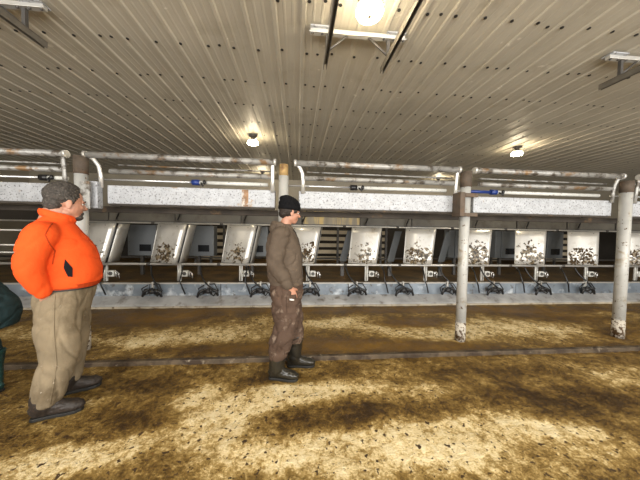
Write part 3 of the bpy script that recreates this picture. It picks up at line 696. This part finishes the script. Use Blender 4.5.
def head(m, H, heavy=0.0):
    m.ell((-0.018, 0, 0.030), (0.098, 0.077, 0.093), H)
    m.ell((0.024, 0, -0.030), (0.066+heavy*.2, 0.060+heavy, 0.080), H)
    m.ell((0.050, 0, -0.086), (0.036, 0.036+heavy, 0.026), H)
    m.ell((0.0, 0, -0.07), (0.05, 0.055+heavy, 0.04), H)
    m.ell((0.078, 0, 0.022), (0.017, 0.048, 0.011), H, seg=12)              # brow
    m.loft([H @ Vector(p) for p in ((0.080, 0, 0.014), (0.094, 0, -0.008), (0.106, 0, -0.024), (0.094, 0, -0.034))], [0.008, 0.010, 0.014, 0.010], 10)
    for s in (-1, 1):
        m.ell((0.092, s*0.012, -0.029), (0.011, 0.008, 0.008), H, seg=8)    # nostril wings
        m.ell((0.066, s*0.036, -0.022), (0.020, 0.020, 0.016), H, seg=10)   # cheekbones
        E_ = H @ Matrix.Translation((-0.006, s*0.078, -0.012)) @ Matrix.Rotation(s*0.35, 4, 'Z')
        m.ell((0, 0, 0), (0.019, 0.008, 0.032), E_, seg=12); m.ell((0.002, 0, -0.025), (0.011, 0.008, 0.012), E_, seg=8)
    m.ell((0.084, 0, -0.056), (0.012, 0.024, 0.0065), H, seg=12); m.ell((0.082, 0, -0.068), (0.012, 0.021, 0.007), H, seg=12)
def eyes(e, H):
    for s in (-1, 1):
        MB().ell((0.0715, s*0.030, 0.002), (0.0095, 0.0115, 0.0075), H, seg=12).build('eye', 'eyewhite', e)
        MB().ell((0.0795, s*0.030, 0.002), (0.0025, 0.0055, 0.0055), H, seg=10).build('iris', 'iris', e)
        MB().loft([H @ Vector(p) for p in ((0.085, s*0.014, 0.022), (0.088, s*0.032, 0.027), (0.074, s*0.052, 0.021))], [0.003, 0.0045, 0.003], 8).build('eyebrow', 'hairdark', e)
def hand(m, wrist, d, nrm, thumb, curl=0.5, size=1.0):
    """wrist point, pointing direction d, palm normal nrm (the way fingers curl), thumb direction"""
    w_ = Vector(wrist); d = Vector(d).normalized(); n = Vector(nrm); n = (n - d*n.dot(d)).normalized(); t = Vector(thumb); t = (t - d*t.dot(d) - n*t.dot(n)).normalized()
    P = lambda a, b, c: w_ + (d*a + t*b + n*c)*size
    m.loft([P(-0.03, 0, 0), P(0.02, 0.002, 0), P(0.055, 0.002, 0.002), P(0.09, 0, 0.002), P(0.098, 0, 0.002)], [(0.027, 0.021), (0.034, 0.018), (0.041, 0.017), (0.041, 0.014), (0.036, 0.010)], 14, ref=t)
    for k, (off, ln) in enumerate(((0.030, 0.072), (0.010, 0.080), (-0.011, 0.074), (-0.031, 0.058))):
        p = P(0.082, off, 0.002); a = 0.15; pts = [p]; dirs = d
        for j, fr in enumerate((0.25, 0.42, 0.33, 0.25)):
            a += (0.10, 0.55, 0.75, 0.55)[j]*curl*1.2
            v = d*math.cos(a) + n*math.sin(a) + t*(off*0.8); p = p + v.normalized()*ln*fr*size; pts.append(p)
        m.loft(pts, [0.0095, 0.0092, 0.0088, 0.0080, 0.0068], 10, dome=True)
    p = P(0.025, 0.030, 0.004); pts = [p]
    for v, l in (((0.55, 0.75, 0.35), 0.034), ((0.8, 0.4, 0.45), 0.032), ((0.85, 0.05, 0.5), 0.026)):
        p = p + (d*v[0] + t*v[1] + n*v[2]).normalized()*l*size; pts.append(p)
    m.loft(pts, [0.014, 0.0118, 0.0105, 0.0085], 10, dome=True)
def limb(m, pts, rad, n=6, seg=16):
    """smooth tapering limb: Catmull-Rom through the joints"""
    P = [Vector(p) for p in pts]; out = []; R = []
    for i in range(len(P)-1):
        a, b, c, d = P[max(i-1, 0)], P[i], P[i+1], P[min(i+2, len(P)-1)]
        for j in range(n):
            t = j/n; out.append(0.5*((2*b) + (c-a)*t + (2*a-5*b+4*c-d)*t*t + (3*b-a-3*c+d)*t**3)); R.append(rad[i] + (rad[i+1]-rad[i])*t)
    out.append(P[-1]); R.append(rad[-1]); m.loft(out, R, seg, dome=True)
def boot(e, heel, toe, shaft_top, mat_, r0=0.062, r1=0.075, name='boot', k=1.0):
    """foot from heel to toe on the ground, shaft rising to shaft_top"""
    h = Vector(heel); t = Vector(toe); f = (t-h).normalized(); s = f.cross(Vector((0, 0, 1))); L = (t-h).length; u = Vector((0, 0, 1))
    top = Vector(shaft_top); ank = h + f*0.075 + u*0.10
    m = MB()
    def sec(a, w, hh): return (h + f*(L*a) + u*(0.012 + hh*k)), (w*(0.7+0.3*k), hh*k)
    pts, rad = zip(*[sec(a, w, hh) for a, w, hh in ((0.02, 0.026, 0.030), (0.12, 0.037, 0.045), (0.3, 0.038, 0.052), (0.5, 0.042, 0.044), (0.68, 0.049, 0.037), (0.85, 0.046, 0.031), (0.96, 0.032, 0.024), (1.0, 0.018, 0.014))])
    m.loft(list(pts), list(rad), 16, ref=s)
    mid = ank.lerp(top, 0.5)
    m.loft([h + f*0.085 + u*0.055, ank, mid, top], [(0.045, 0.062), (r0*0.86, r0*0.98), (r0, r0*1.05), (r1, r1)], 18, ref=s)
    b = remesh(m, name, mat_, e, 0.006, 3, folds(0.003, 14, 22), h.x)
    m = MB(); out = []
    for a, w in ((0.0, 0.024), (0.08, 0.037), (0.3, 0.036), (0.5, 0.040), (0.7, 0.050), (0.88, 0.045), (0.98, 0.028), (1.01, 0.010)): out.append((a, w))
    ring = [(h + f*(L*a) + s*w) for a, w in out] + [(h + f*(L*a) - s*w) for a, w in reversed(out)]
    lo = [m.bm.verts.new(p + u*0.001) for p in ring]; hi = [m.bm.verts.new(p + u*0.026) for p in ring]
    for i in range(len(ring)): m.bm.faces.new((lo[i], lo[(i+1) % len(ring)], hi[(i+1) % len(ring)], hi[i]))
    m.bm.faces.new(lo[::-1]); m.bm.faces.new(hi)
    o = m.build('sole', 'sole', b, bevel=0.004); return b
def patch(target, pts, direction, name, mt, parent, off=0.004):
    """a small flat piece laid onto a garment: outline pts are dropped along direction"""
    bv = BVHTree.FromPolygons([v.co for v in target.data.vertices], [p.vertices for p in target.data.polygons])
    D = Vector(direction).normalized(); c = sum((Vector(p) for p in pts), Vector())/len(pts)
    bm = bmesh.new(); rings = []
    for fr in (1.0, 0.66, 0.33):
        ring = []
        n = len(pts)
        for i in range(n):
            for k in range(4):
                p = c + (Vector(pts[i]).lerp(Vector(pts[(i+1) % n]), k/4) - c)*fr
                hit = bv.ray_cast(p - D*0.5, D)
                ring.append(bm.verts.new((hit[0] if hit[0] else p) - D*off))
        rings.append(ring)
    hit = bv.ray_cast(c - D*0.5, D); cv = bm.verts.new((hit[0] if hit[0] else c) - D*off)
    n = len(rings[0])
    for a, b in ((0, 1), (1, 2)):
        for i in range(n): bm.faces.new((rings[a][i], rings[a][(i+1) % n], rings[b][(i+1) % n], rings[b][i]))
    for i in range(n): bm.faces.new((rings[2][i], rings[2][(i+1) % n], cv))
    me = bpy.data.meshes.new(name); bm.to_mesh(me); bm.free(); me.materials.append(M[mt])
    o = bpy.data.objects.new(name, me); COL.objects.link(o); o.parent = parent
    d = o.modifiers.new('solid', 'SOLIDIFY'); d.thickness = 0.006; d.offset = 0
    return o
def line_on(target, pts, direction, r, name, mt, parent, sub=6):
    bv = BVHTree.FromPolygons([v.co for v in target.data.vertices], [p.vertices for p in target.data.polygons])
    D = Vector(direction).normalized(); out = []
    for i in range(len(pts)-1):
        for k in range(sub + (i == len(pts)-2)):
            p = Vector(pts[i]).lerp(Vector(pts[i+1]), k/sub); hit = bv.ray_cast(p - D*0.5, D)
            if hit[0]: out.append(hit[0] - D*r*0.3)
    if len(out) > 1: MB().loft(out, r, 8).build(name, mt, parent)

# ---- the heavy man in the orange jacket (local x = the way he faces, y = his left)
e = empty('person', (-1.945, 2.20, 0), 'heavyset person in orange jacket and khaki trousers, looking away to the right, hand behind hip', 'person', rz=math.radians(32))
H = head_matrix((0.070, 0.0, 1.675), 20, 8, 1.16)
m = MB(); head(m, H, 0.008)
limb(m, [(-0.03, 0, 1.42), (-0.005, 0, 1.53), (0.02, 0.0, 1.62)], [0.10, 0.09, 0.08])
torso(m, [(0.90, 0.0, 0.11, 0.13), (1.1, 0.03, 0.14, 0.15), (1.3, 0.02, 0.13, 0.16), (1.44, -0.02, 0.09, 0.13)])
ShR, ElR, WrR = (-0.035, -0.215, 1.435), (-0.085, -0.275, 1.185), (-0.030, -0.205, 0.965)
ShL, ElL, WrL = (-0.035, 0.215, 1.435), (-0.05, 0.32, 1.18), (0.08, 0.26, 0.97)
for a, b, c in ((ShR, ElR, WrR), (ShL, ElL, WrL)):
    limb(m, [(0, a[1]*0.4, 1.42), a, b, c], [0.06, 0.055, 0.042, 0.028])
for s, ft in ((-1, (-0.04, -0.125)), (1, (0.05, 0.17))):
    limb(m, [(0, s*0.09, 0.92), (ft[0]*0.5+0.02, s*0.12, 0.50), (ft[0]-0.01, ft[1], 0.10)], [0.08, 0.055, 0.04])
hand(m, WrR, (0.10, 0.25, -1), (0.2, 0.9, 0.1), (0.9, -0.1, 0.2), 0.75)
hand(m, WrL, (0.3, -0.1, -1), (0.0, -1, 0.0), (1, 0, 0.1), 0.5)
remesh(m, 'body', 'skin', e, 0.0045, 2)
eyes(e, H)
m = MB()
m.ell((-0.030, 0, 0.046), (0.098, 0.086, 0.094), H); m.ell((-0.066, 0, -0.015), (0.052, 0.070, 0.060), H); m.ell((-0.02, 0, 0.10), (0.075, 0.066, 0.045), H)
for s in (-1, 1): m.ell((0.004, s*0.068, 0.022), (0.022, 0.014, 0.036), H)
remesh(m, 'hair', 'hairgrey', e, 0.005, 1, folds(0.004, 40, 50), 2.0)
m = MB(); m.ell((0.060, 0, -0.092), (0.038, 0.042, 0.026), H); m.ell((0.080, 0, -0.062), (0.0165, 0.030, 0.018), H)
remesh(m, 'beard', 'hairgrey', e, 0.004, 1, folds(0.002, 60, 60), 4.0)
# trousers
m = MB()
torso(m, [(0.80, 0.04, 0.16, 0.19), (0.88, 0.045, 0.178, 0.20), (0.98, 0.06, 0.185, 0.21), (1.03, 0.065, 0.185, 0.21)])
limb(m, [(0.04, -0.10, 0.90), (0.02, -0.11, 0.72), (0.03, -0.12, 0.48), (-0.02, -0.125, 0.26), (-0.035, -0.125, 0.17)], [0.145, 0.138, 0.114, 0.100, 0.094], 6, 20)
limb(m, [(0.04, 0.10, 0.90), (0.06, 0.12, 0.70), (0.07, 0.15, 0.47), (0.045, 0.17, 0.26), (0.04, 0.17, 0.17)], [0.145, 0.132, 0.108, 0.094, 0.088], 6, 20)
tr = remesh(m, 'trousers', 'khaki', e, 0.009, 3, folds(0.010, 6, 2.6), 3.0)
line_on(tr, [(0.03, -0.3, 1.0), (0.02, -0.3, 0.7), (0.03, -0.3, 0.45), (-0.01, -0.3, 0.14)], (0, 1, 0), 0.004, 'side_seam', 'khaki', e)
# belt
m = MB(); torso(m, [(0.985, 0.062, 0.190, 0.218), (1.02, 0.065, 0.192, 0.218)], 36); m.build('belt', 'sole', e)
# jacket: heavy belly, drooping sleeves, collar
m = MB()
torso(m, [(1.005, 0.070, 0.190, 0.215), (1.05, 0.075, 0.210, 0.228), (1.13, 0.072, 0.212, 0.232), (1.22, 0.060, 0.208, 0.232), (1.31, 0.045, 0.200, 0.232), (1.39, 0.020, 0.175, 0.220),
          (1.45, 0.0, 0.150, 0.200), (1.50, 0.0, 0.122, 0.155), (1.535, 0.01, 0.102, 0.112), (1.565, 0.015, 0.094, 0.094)], 36)
for a, b, c in ((ShR, ElR, WrR), (ShL, ElL, WrL)):
    A, B, C = Vector(a), Vector(b), Vector(c); s = -1 if a[1] < 0 else 1
    limb(m, [(-0.02, s*0.12, 1.43), A + Vector((0, s*0.0, -0.02)), A.lerp(B, 0.5) + Vector((-0.01, s*0.01, 0)), B, B.lerp(C, 0.5), B.lerp(C, 0.84)], [0.085, 0.100, 0.090, 0.078, 0.066, 0.050], 6, 20)
jk = remesh(m, 'jacket', 'orange', e, 0.009, 3, folds(0.006, 3.0, 3.8), 11.0)
m = MB()
for s in (1,):
    ring = []
    for k in range(20):
        t = 2*PI*k/20; ring.append(Vector((0.015 + 0.098*math.cos(t), 0.096*math.sin(t), 1.565 - 0.03*math.cos(t))))
    m.loft(ring + [ring[0]], [(0.030, 0.012)]*21, 10, ref=(0, 0, 1))
remesh(m, 'collar', 'orange', e, 0.006, 2, folds(0.003, 10, 10), 5.0)
M['pocketdark'] = mat('pocket_lining', (0.012, 0.012, 0.014), 0.9, spec=0.1)
patch(jk, [(0.085, -0.3, 1.235), (0.125, -0.3, 1.165), (0.125, -0.3, 1.095), (0.100, -0.3, 1.10), (0.078, -0.3, 1.17)], (0, 1, 0), 'open_pocket', 'pocketdark', e, 0.003)
M['orangeseam'] = mat('dark_orange_seam', (0.38, 0.045, 0.010), 0.8, spec=0.1)
line_on(jk, [(0.02, -0.4, 1.50), (0.0, -0.4, 1.42), (0.035, -0.4, 1.30), (0.02, -0.4, 1.20)], (0, 1, 0), 0.004, 'sleeve_seam', 'orangeseam', e)
line_on(jk, [(0.5, -0.03, 1.52), (0.5, -0.03, 1.3), (0.5, -0.03, 1.04)], (-1, 0, 0), 0.005, 'front_zip', 'orangeseam', e, 10)
m = MB(); torso(m, [(0.998, 0.070, 0.195, 0.219), (1.032, 0.073, 0.207, 0.228)], 36); m.build('hem_band', 'orangeseam', e)
boot(e, (-0.135, -0.112, 0), (0.165, -0.165, 0), (-0.05, -0.127, 0.20), 'leather', 0.080, 0.082, 'work_boot', 1.35)
boot(e, (-0.05, 0.168, 0), (0.250, 0.175, 0), (0.04, 0.170, 0.20), 'leather', 0.078, 0.080, 'work_boot', 1.35)

# ---- the young man in the hooded sweatshirt
e = empty('person', (-0.125, 2.58, 0), 'slim person in black beanie, taupe hooded sweatshirt and tall rubber boots, looking right', 'person', rz=math.radians(4))
H = head_matrix((0.050, 0.0, 1.668), 16, 12, 1.0)
m = MB(); head(m, H)
limb(m, [(-0.02, 0, 1.44), (0.0, 0, 1.54), (0.03, 0, 1.62)], [0.07, 0.056, 0.054])
torso(m, [(0.90, 0.0, 0.09, 0.12), (1.1, 0.0, 0.08, 0.12), (1.3, 0.0, 0.09, 0.14), (1.44, -0.01, 0.07, 0.12)])
ShR, ElR, WrR = (-0.045, -0.175, 1.425), (-0.095, -0.215, 1.170), (0.045, -0.185, 0.925)
ShL, ElL, WrL = (-0.015, 0.175, 1.435), (-0.04, 0.225, 1.17), (0.09, 0.17, 0.94)
for a, b, c in ((ShR, ElR, WrR), (ShL, ElL, WrL)):
    limb(m, [(0, a[1]*0.4, 1.43), a, b, c], [0.05, 0.045, 0.036, 0.026])
limb(m, [(0, -0.08, 0.92), (-0.02, -0.10, 0.50), (-0.065, -0.10, 0.10)], [0.07, 0.05, 0.035])
limb(m, [(0, 0.08, 0.92), (0.07, 0.10, 0.50), (0.13, 0.105, 0.10)], [0.07, 0.05, 0.035])
hand(m, WrR, (0.45, 0.05, -1), (-0.3, 1, -0.1), (1, 0.1, 0.4), 0.55, 0.98)
hand(m, WrL, (0.3, -0.1, -1), (-0.2, -1, 0.0), (1, 0, 0.2), 0.5, 0.98)
remesh(m, 'body', 'skin', e, 0.0045, 2)
eyes(e, H)
m = MB(); m.ell((-0.034, 0, 0.004), (0.084, 0.083, 0.070), H); m.ell((-0.070, 0, -0.035), (0.042, 0.060, 0.042), H)
for s in (-1, 1): m.ell((0.022, s*0.070, 0.012), (0.026, 0.012, 0.026), H)
remesh(m, 'hair', 'hairdark', e, 0.005, 1, folds(0.004, 40, 40), 2.0)
m = MB(); m.ell((-0.024, 0, 0.070), (0.114, 0.096, 0.080), H); m.ell((-0.052, 0, 0.112), (0.088, 0.076, 0.046), H)
bn = remesh(m, 'beanie', 'beanie', e, 0.005, 2, folds(0.003, 18, 10), 1.0)
ring = [H @ Vector((-0.020 + 0.106*math.cos(2*PI*k/24), 0.090*math.sin(2*PI*k/24), 0.040 + 0.012*math.cos(2*PI*k/24))) for k in range(25)]
MB().loft(ring, [(0.026, 0.009)]*25, 10, ref=H.to_3x3() @ Vector((0, 0, 1)), caps=False).build('beanie_cuff', 'beanie', e)
# work trousers
m = MB()
torso(m, [(0.78, 0.02, 0.15, 0.165), (0.88, 0.02, 0.168, 0.178), (0.97, 0.01, 0.155, 0.17), (1.02, 0.005, 0.15, 0.165)])
limb(m, [(0.0, -0.085, 0.88), (0.01, -0.095, 0.70), (0.005, -0.10, 0.50), (-0.045, -0.105, 0.34), (-0.062, -0.105, 0.26)], [0.135, 0.130, 0.112, 0.104, 0.088], 6, 20)
limb(m, [(0.0, 0.085, 0.88), (0.06, 0.095, 0.70), (0.10, 0.10, 0.50), (0.115, 0.105, 0.36), (0.118, 0.105, 0.30)], [0.130, 0.120, 0.102, 0.094, 0.080], 6, 20)
tr = remesh(m, 'trousers', 'brownpants', e, 0.008, 3, folds(0.013, 5, 6), 23.0)
patch(tr, [(0.015, -0.4, 0.865), (0.105, -0.4, 0.865), (0.11, -0.4, 0.70), (0.02, -0.4, 0.70)], (0, 1, 0), 'cargo_pocket', 'brownpants', e, 0.010)
patch(tr, [(0.04, -0.4, 0.835), (0.085, -0.4, 0.825), (0.085, -0.4, 0.812), (0.045, -0.4, 0.818)], (0, 1, 0), 'pale_pocket_tag', 'whitepl', e, 0.016)
# sweatshirt
m = MB()
torso(m, [(0.935, 0.015, 0.158, 0.175), (0.98, 0.01, 0.176, 0.188), (1.08, 0.0, 0.178, 0.190), (1.20, -0.01, 0.178, 0.190), (1.32, -0.02, 0.172, 0.195), (1.41, -0.03, 0.150, 0.190),
          (1.47, -0.03, 0.115, 0.150), (1.515, -0.015, 0.075, 0.090), (1.54, -0.01, 0.066, 0.070)], 32)
for a, b, c in ((ShR, ElR, WrR), (ShL, ElL, WrL)):
    A, B, C = Vector(a), Vector(b), Vector(c); s = -1 if a[1] < 0 else 1
    limb(m, [(-0.02, s*0.10, 1.43), A, A.lerp(B, 0.5) + Vector((-0.01, s*0.005, 0)), B, B.lerp(C, 0.5), B.lerp(C, 0.88)], [0.075, 0.088, 0.084, 0.078, 0.070, 0.052], 6, 18)
hd = remesh(m, 'sweatshirt', 'hoodie', e, 0.008, 3, folds(0.008, 4.0, 5), 31.0)
m = MB()
ring = [Vector((-0.030 + 0.090*math.cos(2*PI*k/20), 0.100*math.sin(2*PI*k/20), 1.512 - 0.025*math.cos(2*PI*k/20))) for k in range(21)]
m.loft(ring, [((0.036 if 5 <= k <= 15 else 0.026), (0.030 if 5 <= k <= 15 else 0.020)) for k in range(21)], 12, ref=(0, 0, 1))
m.ell((-0.115, 0, 1.485), (0.045, 0.105, 0.065)); m.ell((-0.125, 0, 1.43), (0.03, 0.08, 0.06))
remesh(m, 'hood', 'hoodie', e, 0.007, 2, folds(0.007, 9, 9), 8.0)
M['zip'] = mat('dark_zip', (0.03, 0.022, 0.018), 0.6)
line_on(hd, [(0.5, -0.02, 1.50), (0.5, -0.02, 1.25), (0.5, -0.02, 0.96)], (-1, 0, 0), 0.004, 'front_zip', 'zip', e, 12)
for s in (-1, 1): MB().tube([(0.075, s*0.03, 1.50), (0.105, s*0.035, 1.46), (0.132, s*0.035, 1.38)], 0.0035, 6).build('drawstring', 'zip', e)
m = MB(); torso(m, [(0.925, 0.015, 0.152, 0.172), (0.945, 0.015, 0.170, 0.184), (0.975, 0.01, 0.176, 0.188)], 36); m.build('waistband', 'hoodie', e)
boot(e, (-0.145, -0.09, 0), (0.135, -0.165, 0), (-0.062, -0.105, 0.335), 'boot', 0.074, 0.092, 'boot', 1.2)
boot(e, (0.04, 0.105, 0), (0.335, 0.075, 0), (0.122, 0.105, 0.355), 'boot', 0.074, 0.088, 'boot', 1.2)

# ---- a third person, in dark green, cut off by the left edge of the frame
e = empty('person', (-2.94, 2.30, 0), 'person in dark green coveralls at the photo\'s left edge, only coat tail and boot showing', 'person', rz=math.radians(180))
H = head_matrix((0.20, 0, 1.60), 0, 14)
m = MB(); head(m, H)
limb(m, [(0.10, 0, 1.36), (0.14, 0, 1.45), (0.18, 0, 1.53)], [0.07, 0.058, 0.055])
torso(m, [(0.88, -0.10, 0.12, 0.13), (1.1, -0.02, 0.10, 0.13), (1.3, 0.06, 0.10, 0.15), (1.40, 0.09, 0.08, 0.12)])
for s in (-1, 1):
    limb(m, [(0.08, s*0.1, 1.36), (0.08, s*0.19, 1.36), (0.12, s*0.24, 1.10), (0.28, s*0.2, 0.92)], [0.05, 0.045, 0.036, 0.026])
    limb(m, [(-0.08, s*0.09, 0.90), (-0.10+s*0.05, s*0.1, 0.50), (-0.18+s*0.06, s*0.11, 0.10)], [0.075, 0.05, 0.035])
    hand(m, (0.28, s*0.2, 0.92), (0.6, 0, -0.8), (0, -s, -0.2), (0.8, 0, 0.6), 0.5)
remesh(m, 'body', 'skin', e, 0.006, 2); eyes(e, H)
m = MB(); m.ell((-0.03, 0, 0.04), (0.1, 0.086, 0.094), H); remesh(m, 'hair', 'hairdark', e, 0.006, 1)
m = MB()
torso(m, [(0.60, -0.20, 0.25, 0.22), (0.63, -0.215, 0.285, 0.24), (0.72, -0.22, 0.305, 0.25), (0.82, -0.20, 0.300, 0.25), (0.92, -0.15, 0.260, 0.24), (1.02, -0.09, 0.210, 0.22), (1.15, -0.02, 0.17, 0.21),
          (1.28, 0.04, 0.155, 0.21), (1.37, 0.07, 0.12, 0.20), (1.43, 0.10, 0.09, 0.12), (1.46, 0.115, 0.07, 0.075)], 32)
for s in (-1, 1):
    limb(m, [(0.06, s*0.12, 1.36), (0.08, s*0.20, 1.36), (0.12, s*0.245, 1.12), (0.25, s*0.21, 0.95)], [0.075, 0.08, 0.068, 0.05], 8, 18)
remesh(m, 'coat', 'teal', e, 0.010, 3, folds(0.010, 6, 6), 3.0)
m = MB()
limb(m, [(-0.10, 0.10, 0.85), (-0.07, 0.105, 0.60), (-0.10, 0.11, 0.32)], [0.13, 0.11, 0.085], 6, 18); limb(m, [(-0.12, -0.10, 0.85), (-0.15, -0.105, 0.60), (-0.26, -0.11, 0.32)], [0.13, 0.11, 0.085], 6, 18)
remesh(m, 'trousers', 'teal', e, 0.010, 3, folds(0.008, 6, 8), 9.0)
boot(e, (-0.20, 0.11, 0), (0.09, 0.14, 0), (-0.11, 0.11, 0.37), 'tealboot', 0.066, 0.088); boot(e, (-0.345, -0.11, 0), (-0.05, -0.13, 0), (-0.26, -0.11, 0.37), 'tealboot', 0.066, 0.092)
